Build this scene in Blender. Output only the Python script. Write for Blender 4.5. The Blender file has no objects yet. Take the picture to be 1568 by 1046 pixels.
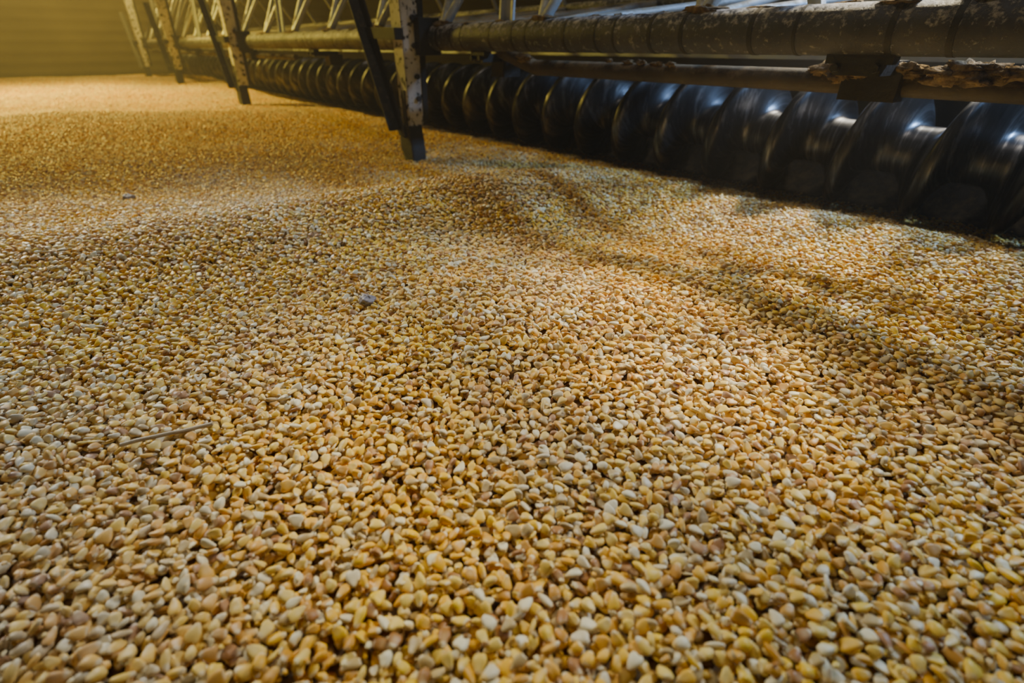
import bpy, math, random
import numpy as np
from mathutils import Vector, Matrix, Euler
random.seed(3); rng=np.random.default_rng(7)
S=bpy.context.scene
COL=S.collection
# ---------------- frame of the sweep machine (s along, d across, z up)
AX=np.array([-0.6296,0.7768,0.0]); NX=np.array([0.7768,0.6296,0.0])
def M(s,d,z): return Vector(tuple(AX*s+NX*d+np.array([0,0,z])))
def sd(x,y): return x*AX[0]+y*AX[1], x*NX[0]+y*NX[1]
# ---------------- grain surface
def G(x,y,cx,cy,sx,sy,a,rot=0):
    c,s_=math.cos(rot),math.sin(rot)
    u=(x-cx)*c+(y-cy)*s_; v=-(x-cx)*s_+(y-cy)*c
    return a*np.exp(-(u*u)/(2*sx*sx)-(v*v)/(2*sy*sy))
def H(x,y):
    x=np.asarray(x,float); y=np.asarray(y,float)
    s,d=sd(x,y)
    h=0.010*np.sin(x*3.1+1.0+0.8*np.sin(y*2.2))*np.cos(y*2.7+0.5)
    h=h+0.004*np.sin(x*7.3+y*4.1)+0.002*np.sin(y*11.0-x*6.0+1.3)
    h=h+G(x,y,-0.04,1.20,0.22,0.14,0.050,0.5)
    h=h+G(x,y,-0.50,0.92,0.42,0.11,0.032,0.45)
    h=h+G(x,y,0.14,0.66,0.30,0.16,0.022,-0.4)
    h=h-G(x,y,-0.80,1.38,0.5,0.18,0.04,0.2)
    h=h-G(x,y,0.30,0.95,0.14,0.16,0.012,-0.6)
    h=h+G(x,y,-1.9,2.3,0.7,0.3,0.045,0.3)
    h=h+G(x,y,-3.6,4.6,1.2,0.8,0.07,0.6)
    t=np.clip((d-1.08)/0.3,0,1); t=t*t*(3-2*t)
    near=np.clip((7.5-s)/2,0,1)
    h=h*(1-0.7*t)-0.030*t*near
    return h
def Hn(x,y,e=0.01):
    gx=(H(x+e,y)-H(x-e,y))/(2*e); gy=(H(x,y+e)-H(x,y-e))/(2*e)
    return gx,gy
# ---------------- material helpers
def newmat(n):
    m=bpy.data.materials.new(n); m.use_nodes=True
    nt=m.node_tree; b=nt.nodes['Principled BSDF']; return m,nt,b
def ramp(nt,fac,stops,interp='LINEAR'):
    r=nt.nodes.new('ShaderNodeValToRGB'); cr=r.color_ramp; cr.interpolation=interp
    while len(cr.elements)<len(stops): cr.elements.new(0.5)
    for e,(p,c) in zip(cr.elements,stops):
        e.position=p; e.color=(*c,1) if len(c)==3 else c
    nt.links.new(fac,r.inputs[0]); return r.outputs[0]
def noise(nt,scale,detail=4,rough=0.55,vec=None,dist=0):
    n=nt.nodes.new('ShaderNodeTexNoise'); n.inputs['Scale'].default_value=scale
    n.inputs['Detail'].default_value=detail; n.inputs['Roughness'].default_value=rough
    n.inputs['Distortion'].default_value=dist
    if vec is None:
        g=nt.nodes.new('ShaderNodeNewGeometry'); vec=g.outputs['Position']
    nt.links.new(vec,n.inputs['Vector']); return n.outputs[0]
def math_(nt,op,a,b=None,clamp=False):
    m=nt.nodes.new('ShaderNodeMath'); m.operation=op; m.use_clamp=clamp
    for i,v in enumerate((a,b)):
        if v is None: continue
        if isinstance(v,(int,float)): m.inputs[i].default_value=v
        else: nt.links.new(v,m.inputs[i])
    return m.outputs[0]
def mix(nt,f,a,b,bt='MIX'):
    m=nt.nodes.new('ShaderNodeMix'); m.data_type='RGBA'; m.blend_type=bt
    ins=[m.inputs[0],m.inputs[6],m.inputs[7]]
    for i,v in zip(ins,(f,a,b)):
        if isinstance(v,(int,float)): i.default_value=v
        elif isinstance(v,tuple): i.default_value=(*v,1)
        else: nt.links.new(v,i)
    return m.outputs[2]
def bump(nt,b,h,st,dist):
    n=nt.nodes.new('ShaderNodeBump'); n.inputs['Strength'].default_value=st; n.inputs['Distance'].default_value=dist
    nt.links.new(h,n.inputs['Height']); nt.links.new(n.outputs[0],b.inputs['Normal'])
def metal_mat(name,base,base2,dust,dust_lo,dust_hi,rough=0.5,metallic=0.3,chip=None,top=0.35,nscale=38):
    m,nt,b=newmat(name)
    c=ramp(nt,noise(nt,9,5),[(0.35,base),(0.65,base2)])
    if chip is not None:
        c=mix(nt,ramp(nt,noise(nt,55,4,0.6),[(0.55,(0,0,0)),(0.60,(1,1,1))]),c,chip)
    g=nt.nodes.new('ShaderNodeNewGeometry'); sx=nt.nodes.new('ShaderNodeSeparateXYZ')
    nt.links.new(g.outputs['Normal'],sx.inputs[0])
    up=math_(nt,'MULTIPLY',math_(nt,'MAXIMUM',sx.outputs[2],0.0),top)
    f=math_(nt,'ADD',noise(nt,nscale,8,0.7),up)
    f=ramp(nt,f,[(dust_lo,(0,0,0)),(dust_hi,(1,1,1))])
    c=mix(nt,f,c,dust)
    nt.links.new(c,b.inputs['Base Color'])
    nt.links.new(math_(nt,'MULTIPLY',math_(nt,'SUBTRACT',1.0,f),metallic),b.inputs['Metallic'])
    nt.links.new(math_(nt,'ADD',math_(nt,'MULTIPLY',f,0.4,),rough,True),b.inputs['Roughness'])
    bump(nt,b,math_(nt,'ADD',noise(nt,120,6,0.7),f),0.5,0.004)
    return m
m_pipe=metal_mat('weathered_dark_paint',(0.025,0.028,0.040),(0.07,0.072,0.088),(0.52,0.50,0.49),0.565,0.72,0.45,0.3,nscale=85,top=0.15)
m_rail=metal_mat('rusty_brown_rail',(0.04,0.03,0.02),(0.08,0.06,0.035),(0.25,0.19,0.11),0.6,0.9,0.55,0.2)
m_galv=metal_mat('galvanised_grey_paint',(0.42,0.47,0.52),(0.55,0.58,0.6),(0.45,0.37,0.26),0.66,0.85,0.4,0.3)
m_leg=metal_mat('chipped_pale_paint',(0.42,0.42,0.40),(0.60,0.59,0.55),(0.4,0.33,0.22),0.8,1.0,0.5,0.0,chip=(0.03,0.028,0.026))
m_dark=metal_mat('black_steel',(0.010,0.010,0.011),(0.024,0.023,0.022),(0.16,0.13,0.08),0.68,0.98,0.5,0.2)
# auger: painted streaks stand in for spin-blurred highlights (they run around the shaft)
m_screw,nt,b=newmat('blur_streak_auger_steel')
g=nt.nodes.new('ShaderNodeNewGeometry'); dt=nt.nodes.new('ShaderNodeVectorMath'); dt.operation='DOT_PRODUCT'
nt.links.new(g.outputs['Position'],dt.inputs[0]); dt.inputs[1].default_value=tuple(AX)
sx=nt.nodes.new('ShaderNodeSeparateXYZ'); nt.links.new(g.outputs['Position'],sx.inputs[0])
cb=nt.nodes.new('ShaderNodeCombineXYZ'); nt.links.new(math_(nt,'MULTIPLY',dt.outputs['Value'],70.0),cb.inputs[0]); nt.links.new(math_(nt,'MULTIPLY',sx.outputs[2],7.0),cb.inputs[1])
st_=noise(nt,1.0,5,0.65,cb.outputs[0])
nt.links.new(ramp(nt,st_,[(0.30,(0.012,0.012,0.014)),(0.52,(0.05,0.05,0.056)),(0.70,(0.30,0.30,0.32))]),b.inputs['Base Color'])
b.inputs['Metallic'].default_value=0.9
nt.links.new(ramp(nt,st_,[(0.3,(0.5,0.5,0.5)),(0.7,(0.32,0.32,0.32))]),b.inputs['Roughness'])
m_cake,nt,b=newmat('caked_grain_dust')
nt.links.new(ramp(nt,noise(nt,90,6),[(0.3,(0.08,0.05,0.02)),(0.7,(0.34,0.24,0.12))]),b.inputs['Base Color'])
b.inputs['Roughness'].default_value=0.95; bump(nt,b,noise(nt,150,6),1.0,0.008)
def corn_mat():
    m,nt,b=newmat('corn_kernel_skin')
    at=nt.nodes.new('ShaderNodeAttribute'); at.attribute_name='kdata'
    sp=nt.nodes.new('ShaderNodeSeparateColor'); nt.links.new(at.outputs['Color'],sp.inputs[0])
    oi=nt.nodes.new('ShaderNodeObjectInfo')
    r=math_(nt,'FRACT',math_(nt,'ADD',sp.outputs[2],oi.outputs['Random']))
    body=ramp(nt,r,[(0.0,(0.86,0.47,0.007)),(0.13,(0.82,0.55,0.07)),(0.24,(0.60,0.28,0.008)),(0.33,(0.86,0.61,0.11)),
                    (0.44,(0.90,0.54,0.005)),(0.55,(0.38,0.16,0.025)),(0.61,(0.84,0.76,0.46)),(0.70,(0.50,0.35,0.12)),(0.78,(0.78,0.39,0.010)),(0.86,(0.90,0.58,0.015)),(0.94,(0.74,0.64,0.38))],'CONSTANT')
    tc=nt.nodes.new('ShaderNodeTexCoord')
    n=noise(nt,260,3,0.6,tc.outputs['Object'])
    pale=mix(nt,math_(nt,'FRACT',math_(nt,'MULTIPLY',r,7.3)),(0.90,0.81,0.54),(0.77,0.51,0.13))
    cap=ramp(nt,math_(nt,'ADD',sp.outputs[0],math_(nt,'MULTIPLY',math_(nt,'SUBTRACT',n,0.5),0.35)),
        [(0.10,(0.95,0.95,0.95)),(0.29,(0,0,0)),(0.86,(0,0,0)),(1.0,(0.7,0.7,0.7))])
    c=mix(nt,cap,body,pale)
    c=mix(nt,math_(nt,'MULTIPLY',sp.outputs[1],0.32,True),c,(0.88,0.75,0.38))
    big=noise(nt,2.2,4,0.6)
    dustf=math_(nt,'MULTIPLY',ramp(nt,big,[(0.42,(0.0,0.0,0.0)),(0.66,(0.45,0.45,0.45))]),math_(nt,'ADD',n,0.25))
    c=mix(nt,dustf,c,(0.67,0.62,0.56))
    nt.links.new(c,b.inputs['Base Color'])
    b.inputs['Roughness'].default_value=0.45
    b.inputs['Specular IOR Level'].default_value=0.40
    return m
m_corn=corn_mat()
m_bed,nt,b=newmat('packed_corn_below')
nt.links.new(ramp(nt,noise(nt,120,2),[(0.3,(0.06,0.03,0.008)),(0.7,(0.25,0.13,0.03))]),b.inputs['Base Color'])
b.inputs['Roughness'].default_value=0.9
# ---------------- mesh builder
class MB:
    def __init__(s): s.v=[];s.f=[];s.m=[];s.sm=[]
    def add(s,vs,fs,mi=0,smooth=True):
        o=len(s.v); s.v+= [tuple(p) for p in vs]; s.f+=[tuple(i+o for i in f) for f in fs]
        s.m+=[mi]*len(fs); s.sm+=[smooth]*len(fs)
    def tube(s,p0,p1,r,mi=0,seg=20,r1=None,cap=True):
        p0=Vector(p0);p1=Vector(p1);r1=r if r1 is None else r1
        d=(p1-p0).normalized(); a=d.orthogonal().normalized(); c=d.cross(a)
        L=(p1-p0).length; n=max(1,int(L/0.4)); vs=[];fs=[]
        for k in range(n+1):
            t=k/n; q=p0.lerp(p1,t); rr=r+(r1-r)*t
            for i in range(seg):
                an=2*math.pi*i/seg; vs.append(q+(a*math.cos(an)+c*math.sin(an))*rr)
        for k in range(n):
            for i in range(seg):
                j=(i+1)%seg; fs.append((k*seg+i,k*seg+j,(k+1)*seg+j,(k+1)*seg+i))
        s.add(vs,fs,mi,True)
        if cap:
            s.add([vs[i] for i in range(seg)],[tuple(reversed(range(seg)))],mi,False)
            s.add([vs[n*seg+i] for i in range(seg)],[tuple(range(seg))],mi,False)
    def prism(s,poly,ext,mi=0,bev=0):
        n=len(poly); vs=[Vector(p) for p in poly]+[Vector(p)+ext for p in poly]
        fs=[tuple(range(n)),tuple(reversed(range(n,2*n)))]+[(i,i+n,(i+1)%n+n,(i+1)%n) for i in range(n)]
        s.add(vs,fs,mi,False)
    def box(s,s0,s1,d0,d1,z0,z1,mi=0):
        s.prism([M(s0,d0,z0),M(s1,d0,z0),M(s1,d1,z0),M(s0,d1,z0)],Vector((0,0,z1-z0)),mi)
    def bar(s,p0,p1,w,t,wdir,mi=0):
        p0=Vector(p0);p1=Vector(p1); wd=Vector(wdir).normalized(); ax=(p1-p0).normalized(); td=ax.cross(wd).normalized()
        s.prism([p0-wd*w/2-td*t/2,p0+wd*w/2-td*t/2,p0+wd*w/2+td*t/2,p0-wd*w/2+td*t/2],p1-p0,mi)
    def lump(s,c,rx,ry,rz,mi=0,seed=0,rough=0.35,n=28,k=16):
        r=random.Random(seed); vs=[];fs=[]
        ph=[r.uniform(0,6.28) for _ in range(6)]
        for i in range(k+1):
            th=math.pi*i/k
            for j in range(n):
                a=2*math.pi*j/n
                q=1+rough*(0.4*math.sin(3*a+ph[0]+th*2)+0.35*math.sin(5*th+ph[1]+a)+0.25*math.sin(7*a+ph[2]-3*th)+0.5*(r.random()-0.5))
                if i in(0,k): q=1
                vs.append(M(c[0]+rx*q*math.sin(th)*math.cos(a),c[1]+ry*q*math.sin(th)*math.sin(a),c[2]+rz*q*math.cos(th)))
        for i in range(k):
            for j in range(n): fs.append((i*n+j,(i+1)*n+j,(i+1)*n+(j+1)%n,i*n+(j+1)%n))
        s.add(vs,fs,mi,True)
    def obj(s,name,mats,parent=None,bevel=0):
        me=bpy.data.meshes.new(name); me.from_pydata(s.v,[],s.f)
        for m in mats: me.materials.append(m)
        me.polygons.foreach_set('material_index',s.m); me.polygons.foreach_set('use_smooth',s.sm); me.update()
        o=bpy.data.objects.new(name,me); COL.objects.link(o)
        if parent: o.parent=parent
        if bevel:
            b=o.modifiers.new('b','BEVEL'); b.width=bevel; b.segments=2; b.limit_method='ANGLE'
        return o
def empty(name):
    e=bpy.data.objects.new(name,None); e.empty_display_size=0.1; COL.objects.link(e); return e
UP=Vector((0,0,1)); VA=Vector(tuple(AX)); VN=Vector(tuple(NX))
# ---------------- BIN SHELL
RB=9.0; CB=M(-1.0,1.3,0)
m_wall,nt,b=newmat('dusty_corrugated_steel')
nt.links.new(ramp(nt,noise(nt,1.5,5),[(0.3,(0.07,0.055,0.03)),(0.7,(0.12,0.10,0.055))]),b.inputs['Base Color'])
b.inputs['Roughness'].default_value=0.9
def ringmesh(name,prof,mat,seg=96):
    vs=[];fs=[]
    for (r,z) in prof:
        for i in range(seg):
            a=2*math.pi*i/seg; vs.append((CB.x+r*math.cos(a),CB.y+r*math.sin(a),z))
    for k in range(len(prof)-1):
        for i in range(seg):
            j=(i+1)%seg; fs.append((k*seg+i,(k+1)*seg+i,(k+1)*seg+j,k*seg+j))
    mb=MB(); mb.add(vs,fs); return mb.obj(name,[mat])
ringmesh('wall_round',[(RB+0.007*math.cos(z*2*math.pi/0.1),z) for z in np.arange(-0.6,5.01,0.025)],m_wall)
ringmesh('ceiling',[(RB,5.0),(RB*0.6,6.8),(0.5,8.6),(0.01,8.7)],m_wall)
m_floor,nt,b=newmat('bin_concrete_floor')
nt.links.new(ramp(nt,noise(nt,4,5),[(0.3,(0.2,0.19,0.17)),(0.7,(0.32,0.3,0.27))]),b.inputs['Base Color']); b.inputs['Roughness'].default_value=0.9
ringmesh('floor',[(0.01,-0.6),(RB,-0.6)],m_floor)
# ---------------- CORN PILE
pile=empty('corn_kernel_pile')
n=300; xs=np.linspace(-RB,RB,n)+CB.x; ys=np.linspace(-RB,RB,n)+CB.y
X,Y=np.meshgrid(xs,ys); 
rr=np.hypot(X-CB.x,Y-CB.y); k=np.where(rr>RB-0.02,(RB-0.02)/np.maximum(rr,1e-6),1)
X=CB.x+(X-CB.x)*k; Y=CB.y+(Y-CB.y)*k
Z=H(X,Y)-0.011
V=np.stack([X.ravel(),Y.ravel(),Z.ravel()],1)
ii,jj=np.meshgrid(np.arange(n-1),np.arange(n-1),indexing='ij'); a=(ii*n+jj).ravel()
F=np.stack([a,a+1,a+n+1,a+n],1)
me=bpy.data.meshes.new('grain_bed'); me.from_pydata(V.tolist(),[],F.tolist()); me.materials.append(m_bed)
me.polygons.foreach_set('use_smooth',[True]*len(F)); me.update()
o=bpy.data.objects.new('grain_bed',me); COL.objects.link(o); o.parent=pile
def kernel_arrays(L,W,T,ns,nr,var,dent=0.5,wedge=0.45):
    """dent-corn kernel: narrow pale tip (-Y) to broad dented crown (+Y)"""
    r=random.Random(var); skew=r.uniform(-0.16,0.16); bow=r.uniform(-0.12,0.14)
    ph1=r.uniform(0,6.28); am=r.uniform(0.0,0.06)
    vs=[];dat=[]
    for i in range(nr+1):
        t=i/nr; tt=0.5-0.5*math.cos(math.pi*t)
        y=(tt-0.5)*L
        e=math.sin(math.pi*t)**0.60 if 0<t<1 else 0
        wp=(wedge+(1-wedge)*min(1,tt*1.45)**0.8)*e
        tp=(0.76+0.24*(1-abs(2*tt-1)))*e**0.9
        for j in range(ns):
            a=2*math.pi*j/ns; ca,sa=math.cos(a),math.sin(a)
            p=0.82; kx=1+am*math.sin(2*a+ph1+3*tt)
            x=W/2*wp*kx*math.copysign(abs(ca)**p,ca); z=T/2*tp*kx*math.copysign(abs(sa)**p,sa)
            yy=y; germ=0
            cx=abs(x)/(W/2)
            if z>0:
                g=math.exp(-((tt-0.42)/0.22)**2)*math.exp(-(cx/0.5)**2)
                z-=T*0.22*g; germ=g
            if tt>0.8: yy-=L*0.11*dent*math.exp(-(cx/0.45)**2)*(tt-0.8)/0.2
            x+=skew*W*(tt-0.5); z+=bow*T*(1-(2*tt-1)**2)
            vs.append((x,yy,z)); dat.append((tt,germ))
    fs=[]
    for i in range(nr):
        for j in range(ns):
            k=(j+1)%ns
            if i==0: fs.append((0,(i+1)*ns+k,(i+1)*ns+j))
            elif i==nr-1: fs.append((i*ns+j,i*ns+k,(i+1)*ns))
            else: fs.append((i*ns+j,i*ns+k,(i+1)*ns+k,(i+1)*ns+j))
    return np.array(vs),np.array([f+(f[-1],) if len(f)==3 else f for f in fs]),np.array(dat)
specs=[(0.0121,0.0088,0.0045,0.6,.40),(0.0111,0.0092,0.0048,0.9,.46),(0.0127,0.0078,0.0044,0.4,.36),
       (0.0103,0.0087,0.0060,0.5,.54),(0.0117,0.0097,0.0041,1.0,.38),(0.0097,0.0075,0.0052,0.3,.50)]
def rotmats(eul):
    cx,cy,cz=np.cos(eul).T; sx,sy,sz=np.sin(eul).T
    R=np.empty((len(eul),3,3))
    R[:,0,0]=cy*cz;R[:,0,1]=sx*sy*cz-cx*sz;R[:,0,2]=cx*sy*cz+sx*sz
    R[:,1,0]=cy*sz;R[:,1,1]=sx*sy*sz+cx*cz;R[:,1,2]=cx*sy*sz-sx*cz
    R[:,2,0]=-sy;R[:,2,1]=sx*cy;R[:,2,2]=cx*cy
    return R
CELL=0.0006; HW=14
NLIB=300
e=np.zeros((NLIB,3)); e[:,0]=rng.normal(0,0.38,NLIB); e[:,1]=rng.normal(0,0.45,NLIB); e[:,2]=rng.uniform(0,2*math.pi,NLIB)
st=rng.random(NLIB)<0.12; e[st,1]+=1.1
fl=rng.random(NLIB)<0.45; e[fl,0]+=math.pi
RL=rotmats(e); lib=[]
dense=[kernel_arrays(L,W,T,44,34,100*i+q,dn,wd)[0] for i,(L,W,T,dn,wd) in enumerate(specs) for q in range(3)]
for i in range(NLIB):
    q=int(rng.integers(len(dense))); sc=rng.uniform(0.80,1.10)
    if rng.random()<0.12: sc=rng.uniform(0.28,0.62)
    P=(dense[q]*sc)@RL[i].T
    ix=np.clip(np.round(P[:,0]/CELL).astype(int)+HW,0,2*HW); iy=np.clip(np.round(P[:,1]/CELL).astype(int)+HW,0,2*HW)
    lo=np.full((2*HW+1,2*HW+1),np.inf); hi=np.full_like(lo,-np.inf)
    np.minimum.at(lo,(ix,iy),P[:,2]); np.maximum.at(hi,(ix,iy),P[:,2])
    lib.append((q,sc,RL[i],lo,hi,np.isfinite(lo)))
def drop(TS,dens=3.6e4,tries=12):
    """settle kernels one by one on a periodic height field"""
    n=int(round(TS/CELL)); hm=np.zeros((n,n)); out=[]
    ar=np.arange(-HW,HW+1)
    for c in range(int(dens*TS*TS)):
        best=None
        for t in range(tries):
            k=int(rng.integers(NLIB)); L=lib[k]
            if L[1]<0.7 and t>1: continue
            cx=int(rng.integers(n)); cy=int(rng.integers(n))
            I=(cx+ar)%n; J=(cy+ar)%n
            sub=hm[np.ix_(I,J)]
            z=np.max((sub-L[3])[L[5]])-0.0005
            if best is None or z<best[0]: best=(z,k,cx,cy,I,J,sub)
        z,k,cx,cy,I,J,sub=best; L=lib[k]
        new=np.where(L[5],np.maximum(sub,L[4]+z),sub); hm[np.ix_(I,J)]=new
        out.append((L[0],L[1],L[2],(cx+0.5)*CELL-TS/2,(cy+0.5)*CELL-TS/2,z))
    small=[i for i in range(NLIB) if lib[i][1]<0.5]
    for c in range(int(2200*TS*TS)):
        L=lib[small[int(rng.integers(len(small)))]]; cx=int(rng.integers(n)); cy=int(rng.integers(n))
        sub=hm[np.ix_((cx+ar)%n,(cy+ar)%n)]; z=np.max((sub-L[3])[L[5]])-0.0008
        out.append((L[0],L[1],L[2],(cx+0.5)*CELL-TS/2,(cy+0.5)*CELL-TS/2,z))
    top=float(np.percentile(hm,60)); return [(a,b,c,x,y,z-top) for a,b,c,x,y,z in out if z-top>-0.0125]
def patches(cname,count,TS,ns,nr):
    coll=bpy.data.collections.new(cname)
    low=[kernel_arrays(L,W,T,ns,nr,100*i+q,dn,wd) for i,(L,W,T,dn,wd) in enumerate(specs) for q in range(3)]
    for t in range(count):
        Vs=[];Fs=[];Ds=[];Bs=[];off=0
        for (q,sc,R,x,y,z) in drop(TS):
            Vv,Ff,Dd=low[q]
            if sc<0.65 and rng.random()<0.5:
                Dd=Dd.copy(); Dd[:,1]=2.6
                Vv=Vv*np.array([1.0,1.0,0.6])
            Vs.append((Vv*sc)@R.T+np.array([x,y,z])); Fs.append(Ff+off)
            Ds.append(Dd); Bs.append(np.full(len(Vv),rng.random())); off+=len(Vv)
        V=np.concatenate(Vs);F=np.concatenate(Fs);D=np.concatenate(Ds);B=np.concatenate(Bs)
        Fl=[tuple(f[:3]) if f[2]==f[3] else tuple(f) for f in F.tolist()]
        me=bpy.data.meshes.new(cname); me.from_pydata(V.tolist(),[],Fl)
        at=me.attributes.new('kdata','FLOAT_COLOR','POINT')
        c=np.ones((len(V),4),np.float32); c[:,0:2]=D; c[:,2]=B
        at.data.foreach_set('color',c.ravel()); me.materials.append(m_corn)
        me.polygons.foreach_set('use_smooth',[True]*len(Fl)); me.update()
        o=bpy.data.objects.new('corn_patch_%s_%d'%(cname,t),me); o.parent=pile; coll.objects.link(o)
    return coll
def instancer(name,P,E,IDX,coll):
    me=bpy.data.meshes.new(name); me.vertices.add(len(P)); me.vertices.foreach_set('co',P.astype(np.float32).ravel())
    a=me.attributes.new('rot','FLOAT_VECTOR','POINT'); a.data.foreach_set('vector',E.astype(np.float32).ravel())
    a=me.attributes.new('kid','INT','POINT'); a.data.foreach_set('value',IDX.astype(np.int32))
    me.update()
    o=bpy.data.objects.new(name,me); COL.objects.link(o); o.parent=pile
    ng=bpy.data.node_groups.new(name+'_gn','GeometryNodeTree')
    ng.interface.new_socket('Geometry',in_out='INPUT',socket_type='NodeSocketGeometry')
    ng.interface.new_socket('Geometry',in_out='OUTPUT',socket_type='NodeSocketGeometry')
    N=ng.nodes; Lk=ng.links
    gi=N.new('NodeGroupInput'); go=N.new('NodeGroupOutput'); ip=N.new('GeometryNodeInstanceOnPoints')
    ci=N.new('GeometryNodeCollectionInfo'); ci.inputs['Collection'].default_value=coll
    ci.inputs['Separate Children'].default_value=True; ci.inputs['Reset Children'].default_value=True
    def na(nm,ty):
        q=N.new('GeometryNodeInputNamedAttribute'); q.data_type=ty; q.inputs['Name'].default_value=nm; return q.outputs['Attribute']
    er=N.new('FunctionNodeEulerToRotation')
    Lk.new(na('rot','FLOAT_VECTOR'),er.inputs[0]); Lk.new(er.outputs[0],ip.inputs['Rotation'])
    Lk.new(na('kid','INT'),ip.inputs['Instance Index'])
    ip.inputs['Pick Instance'].default_value=True
    Lk.new(gi.outputs[0],ip.inputs['Points']); Lk.new(ci.outputs[0],ip.inputs['Instance']); Lk.new(ip.outputs[0],go.inputs[0])
    md=o.modifiers.new('scatter','NODES'); md.node_group=ng
    return o
T1,T2=0.075,0.15
def isnear(x,y):
    s,d=sd(x,y)
    return (np.hypot(x,y)<1.9)&(y>-0.3)&(d<1.35)
def place(name,coll,cnt,TS,keep,e):
    X,Y=np.meshgrid(np.arange(-75,75)*T2,np.arange(-75,75)*T2); X=X.ravel()+T2/2; Y=Y.ravel()+T2/2
    k=(np.hypot(X-CB.x,Y-CB.y)<RB-0.1)&keep(X,Y); X=X[k];Y=Y[k]
    if TS<T2:
        q=T2/4; X=np.concatenate([X-q,X+q,X-q,X+q]); Y=np.concatenate([Y-q,Y-q,Y+q,Y+q])
    a,b_=Hn(X,Y,e); E=np.zeros((len(X),3))
    for i in range(len(X)):
        nrm=Vector((-a[i],-b_[i],1)).normalized()
        R=UP.rotation_difference(nrm).to_matrix()@Matrix.Rotation(rng.integers(0,4)*math.pi/2,3,'Z'); q=R.to_euler(); E[i]=(q.x,q.y,q.z)
    instancer(name,np.stack([X,Y,H(X,Y)],1),E,rng.integers(0,cnt,len(X)),coll); print(name,len(X))
cN=patches('near',22,T1,13,10); cT=patches('far',5,T2,7,5)
place('near_kernels',cN,22,T1,isnear,0.02)
place('far_kernels',cT,5,T2,lambda x,y:~isnear(x,y),0.05)
# ---------------- SWEEP TRUSS
truss=empty('grain_sweep_truss')
S0,S1=-1.6,7.6
mb=MB()
PD,PZ,PR=0.93,0.3205,0.0335
mb.tube(M(S0,PD,PZ),M(S1,PD,PZ),PR,0,32)
s=S0+0.1
while s<S1:
    L=random.choice((0.003,0.005,0.008)); mb.tube(M(s,PD,PZ),M(s+L,PD,PZ),PR+0.0006,1,32); s+=random.choice((0.05,0.09,0.13,0.07))
mb.obj('front_chord_pipe',[m_pipe,m_dark],truss)
mb=MB()
mb.tube(M(S0,1.02,0.246),M(1.16,1.02,0.250),0.018,0,20)
mb.tube(M(1.16,1.02,0.250),M(1.26,0.98,0.29),0.018,0,20)
mb.tube(M(3.0,1.02,0.250),M(S1,1.02,0.250),0.0135,0,20)
mb.obj('lower_guard_rail',[m_rail],truss)
mb=MB()
RD,RZ=1.62,0.42; TD,TZ=1.28,0.95
mb.tube(M(S0,RD,RZ),M(S1,RD,RZ),0.020,0,24)
mb.tube(M(S0,TD,TZ),M(S1,TD,TZ),0.03,0,24)
s=S0+0.12; step=0.42; i=0
while s<S1-step:
    f0=M(s,PD,PZ+0.02); f1=M(s+step,PD,PZ+0.02); t=M(s+step/2,TD,TZ); r0=M(s+step/2,RD,RZ)
    mb.tube(f0,t,0.012,1,12); mb.tube(t,f1,0.012,1,12)
    mb.tube(r0,t,0.009,1,12)
    mb.tube(f0,r0,0.010,1,12); mb.tube(r0,f1,0.010,1,12)
    mb.lump((s,PD,PZ+PR*0.95),0.04,0.018,0.009,2,i,0.4)
    s+=step; i+=1
mb.obj('truss_web',[m_pipe,m_galv,m_cake],truss)
mb=MB()
for s in (1.18,2.9,4.7,6.4):
    mb.bar(M(s,PD+0.015,PZ),M(s,PD+0.06,PZ+0.6),0.035,0.008,VA,0)
    mb.bar(M(s+0.02,PD+0.015,PZ),M(s+0.02,PD+0.06,PZ+0.6),0.008,0.03,VA,0)
for s in (-0.62,0.42):
    mb.bar(M(s,PD+0.02,PZ),M(s+0.25,PD+0.16,PZ+0.5),0.022,0.022,VA,0)
mb.obj('upright_plates',[m_galv],truss,0.0015)
mb=MB()
mb.box(S0,S1,1.50,1.53,0.27,0.315,0)
pf=[]
for k in range(14):
    a=math.radians(-92+k*10); pf.append((1.355+0.16*math.cos(a),0.12+0.16*math.sin(a)))
vs=[];fs=[];q=len(pf)
for j,sv in enumerate(np.linspace(S0,S1,24)):
    for (d,z) in pf: vs.append(M(sv,d,z))
for j in range(23):
    for k in range(q-1): fs.append((j*q+k,j*q+k+1,(j+1)*q+k+1,(j+1)*q+k))
mb.add(vs,fs,1,True)
o=mb.obj('rear_shield',[m_galv,m_dark],truss); 
sm=o.modifiers.new('t','SOLIDIFY'); sm.thickness=0.004
mb=MB()
def clamp(s,big=False):
    w=0.045 if big else 0.03
    mb.box(s-w,s+w,PD-0.012,PD+0.012,PZ-PR-0.010,PZ-PR+0.006,0)
    mb.box(s-w*0.7,s+w*0.7,PD-0.01,1.03,0.262,PZ-PR-0.006,0)
    mb.box(s-w*0.9,s+w*0.9,0.985,1.045,0.225,0.268,0)
    for q in (-1,1):
        mb.tube(M(s+q*w*0.6,PD-0.012,PZ-PR-0.015),M(s+q*w*0.6,PD-0.022,PZ-PR-0.015),0.006,0,6)
clamp(0.34,True); clamp(1.28); clamp(-0.9,True); clamp(2.5); clamp(3.7); clamp(5.2)
r_=random.Random(5)
def crust(s0,s1,d,z,n,r):
    for q in range(n):
        s=r_.uniform(s0,s1); f=r_.uniform(0.5,1)
        mb.lump((s,d+r_.uniform(-.01,.01),z+r_.uniform(-.006,.006)),r*f*1.5,r*f*0.9,r*f*0.6,1,r_.randint(0,9999),0.6,14,9)
crust(0.36,0.44,1.0,0.262,9,0.018); crust(0.16,0.30,1.0,0.266,14,0.020); crust(0.0,0.1,1.01,0.266,6,0.012)
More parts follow.
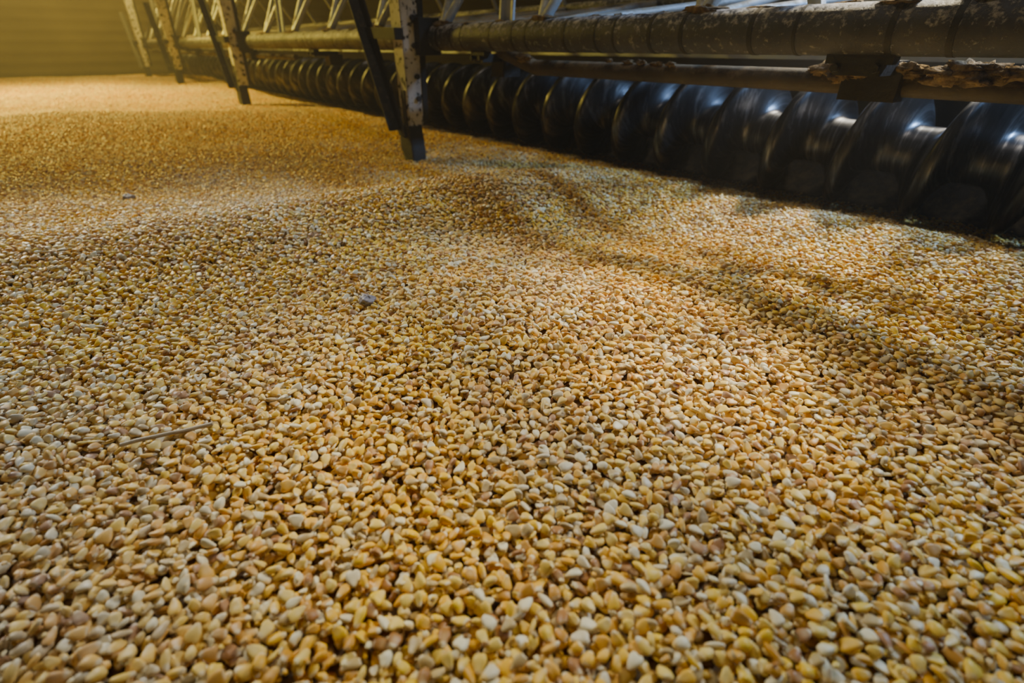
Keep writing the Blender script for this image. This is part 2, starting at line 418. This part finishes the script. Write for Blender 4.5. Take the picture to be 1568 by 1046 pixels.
crust(0.62,0.9,1.01,0.267,6,0.009); crust(1.15,1.3,0.99,0.272,9,0.014)
for q in range(120):
    s=random.uniform(-0.6,6.5); mb.lump((s,PD+random.uniform(-.014,.012),PZ+PR*0.93),random.uniform(0.006,0.03),random.uniform(0.005,0.012),random.uniform(0.002,0.005),1,20+q,0.6,12,7)
mb.obj('rail_clamps',[m_dark,m_cake],truss)
# ---------------- LEGS
def leg(s0):
    D=0.83; zb=float(H(*M(s0,D,0)[:2]))
    mb=MB()
    T=1.05
    def q(s,d,z): return M(s0+s,D+d,z)
    mb.prism([q(0,0,zb+.085),q(0.052,0,zb+.10),q(0.075,0,T),q(-0.0,0,T)],VN*0.006,0)
    mb.prism([q(0,0,zb+.085),q(0,0.062,zb+.105),q(0,0.085,T),q(0,0,T)],VA*0.006,0)
    mb.prism([q(-0.004,0.048,zb+.10),q(-0.004,0.066,zb+.105),q(-0.004,0.09,T),q(-0.004,0.07,T)],VA*0.02,1)
    mb.prism([q(0.010,-0.004,zb+.09),q(0.030,-0.004,zb+.09),q(0.034,-0.004,zb+.2),q(0.012,-0.004,zb+.2)],VN*0.004,1)
    for z in (0.16,0.22,0.30,0.37):
        mb.tube(q(-0.002,0.035,z),q(-0.012,0.035,z),0.008,1,6)
    mb.bar(q(0.030,-0.012,zb+.07),q(0.30,-0.012,0.60),0.040,0.006,VA,1)
    mb.bar(q(0.050,-0.030,zb+.085),q(0.32,-0.03,0.60),0.006,0.035,VA,1)
    mb.bar(q(0.0,-0.008,0.33),q(0.19,-0.008,0.335),0.03,0.03,UP,1)
    mb.box(s0-0.03,s0+0.03,D+0.04,PD+0.01,PZ-0.045,PZ+0.05,1)
    mb.prism([q(0.055,-0.008,zb+.10),q(0.045,-0.015,zb+.03),q(0.0,-0.02,zb-0.02),q(-0.03,-0.015,zb-.025),q(-0.020,-0.008,zb+.03),q(-0.004,-0.006,zb+.10)],VN*0.045,1)
    mb.obj('support_leg',[m_leg,m_dark],truss,0.0012)
for s0 in (1.525,3.45,5.3,7.0): leg(s0)
# ---------------- AUGER SCREW
mb=MB(); AD,AZ,AR,SH=1.33,0.114,0.126,0.048
pitch=0.15; seg=48; ds=pitch/36; N=int((S1-S0)/ds)
vs=[];fs=[]
for i in range(N+1):
    for j in range(seg):
        a=2*math.pi*j/seg; ph=2*math.pi*(i*ds/pitch)-a
        p=(0.5+0.5*math.cos(ph))**3.2
        r=SH+(AR-SH)*min(1.0,p*1.15)
        vs.append(M(S0+i*ds,AD+r*math.cos(a),AZ+r*math.sin(a)))
for i in range(N):
    for j in range(seg):
        k=(j+1)%seg; fs.append((i*seg+j,i*seg+k,(i+1)*seg+k,(i+1)*seg+j))
mb.add(vs,fs,0,True)
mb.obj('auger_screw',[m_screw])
# ---------------- DEBRIS
m_straw,nt,b=newmat('dry_straw'); nt.links.new(ramp(nt,noise(nt,80,3),[(0.3,(0.35,0.26,0.14)),(0.7,(0.5,0.4,0.24))]),b.inputs['Base Color'])
mb=MB(); x0,y0=-0.335,0.335; pts=[]
for k in range(7):
    x=x0+0.011*k; y=y0+0.0045*k+0.0006*(k%2); pts.append(Vector((x,y,float(H(x,y))+0.0055+0.0006*math.sin(k))))
for k in range(6): mb.tube(pts[k],pts[k+1],0.0019,0,8)
mb.obj('straw_stalk',[m_straw])
m_cob,nt,b=newmat('cob_fragment_grey'); nt.links.new(ramp(nt,noise(nt,200,3),[(0.3,(0.20,0.17,0.17)),(0.7,(0.38,0.34,0.32))]),b.inputs['Base Color'])
for (x,y,r,sd_) in ((-0.19,0.61,0.012,1),(-0.96,1.29,0.016,2)):
    mb=MB(); sc,dc=sd(x,y); mb.lump((sc,dc,float(H(x,y))+0.004),r,r*0.8,r*0.5,0,sd_,0.3); mb.obj('corn_cob_fragment',[m_cob])
# ---------------- LIGHTS
def light(name,kind,loc,target,energy,color,size=0.3,spot=60,blend=0.6):
    l=bpy.data.lights.new(name,kind); l.energy=energy; l.color=color
    if kind=='AREA': l.shape='DISK'; l.size=size
    else: l.shadow_soft_size=size
    if kind=='SPOT': l.spot_size=math.radians(spot); l.spot_blend=blend
    o=bpy.data.objects.new(name,l); COL.objects.link(o); o.location=loc
    o.rotation_euler=(Vector(target)-Vector(loc)).to_track_quat('-Z','Y').to_euler(); return o
light('warm_bin_lamp','SPOT',M(5.2,-0.7,1.9),M(4.1,0.0,0),1050,(1.0,0.73,0.10),0.10,88,1.0)
light('warm_wall_glow','POINT',M(6.6,0.6,1.5),M(7,0.4,0),120,(1.0,0.70,0.12),0.10)  # added point light, gives the far wall its golden glow
light('rear_pool_spot','SPOT',M(0.3,2.8,2.3),(0.16,0.56,0),1350,(1.0,0.84,0.54),0.14,12.5,1.0)
light('rear_pool_spot','SPOT',M(0.9,3.0,1.8),(0.64,1.04,0),800,(1.0,0.90,0.70),0.12,17,1.0)  # second rear spot, added to brighten the grain beside the auger
light('cool_overhead_lamp','SPOT',(-2.3,2.2,1.9),(-0.52,0.74,0),330,(0.90,0.94,1.0),0.12,31,1.0)
light('soft_fill_lamp','AREA',(0.1,0.8,3.0),(0.0,0.8,0),10.5,(1.0,0.86,0.66),0.35)
light('blue_rear_lamp','SPOT',M(-0.1,1.9,1.2),M(0.25,1.25,0.2),130,(0.36,0.60,1.0),0.08,80,0.8)
light('blue_spill_spot','SPOT',M(-1.6,1.7,1.5),(0.50,0.44,0),55,(0.55,0.58,1.0),0.12,25,1.0)  # added weak blue spill, tints the lower right grain lilac
W=bpy.data.worlds.new('dim_bin_air'); S.world=W; W.use_nodes=True; nt=W.node_tree
nt.nodes['Background'].inputs[0].default_value=(0.5,0.5,0.55,1); nt.nodes['Background'].inputs[1].default_value=0.03
v=nt.nodes.new('ShaderNodeVolumeScatter'); v.inputs['Density'].default_value=0.020; v.inputs['Color'].default_value=(1,0.93,0.8,1); v.inputs['Anisotropy'].default_value=0.3
nt.links.new(v.outputs[0],nt.nodes['World Output'].inputs['Volume'])
# ---------------- CAMERA
c=bpy.data.cameras.new('camera'); c.lens=18; c.sensor_width=36; c.clip_start=0.01
co=bpy.data.objects.new('camera',c); COL.objects.link(co); co.location=(0,0,0.30); co.rotation_euler=(math.radians(60),0,0)
c.dof.use_dof=True; c.dof.focus_distance=0.58; c.dof.aperture_fstop=4.5
S.camera=co
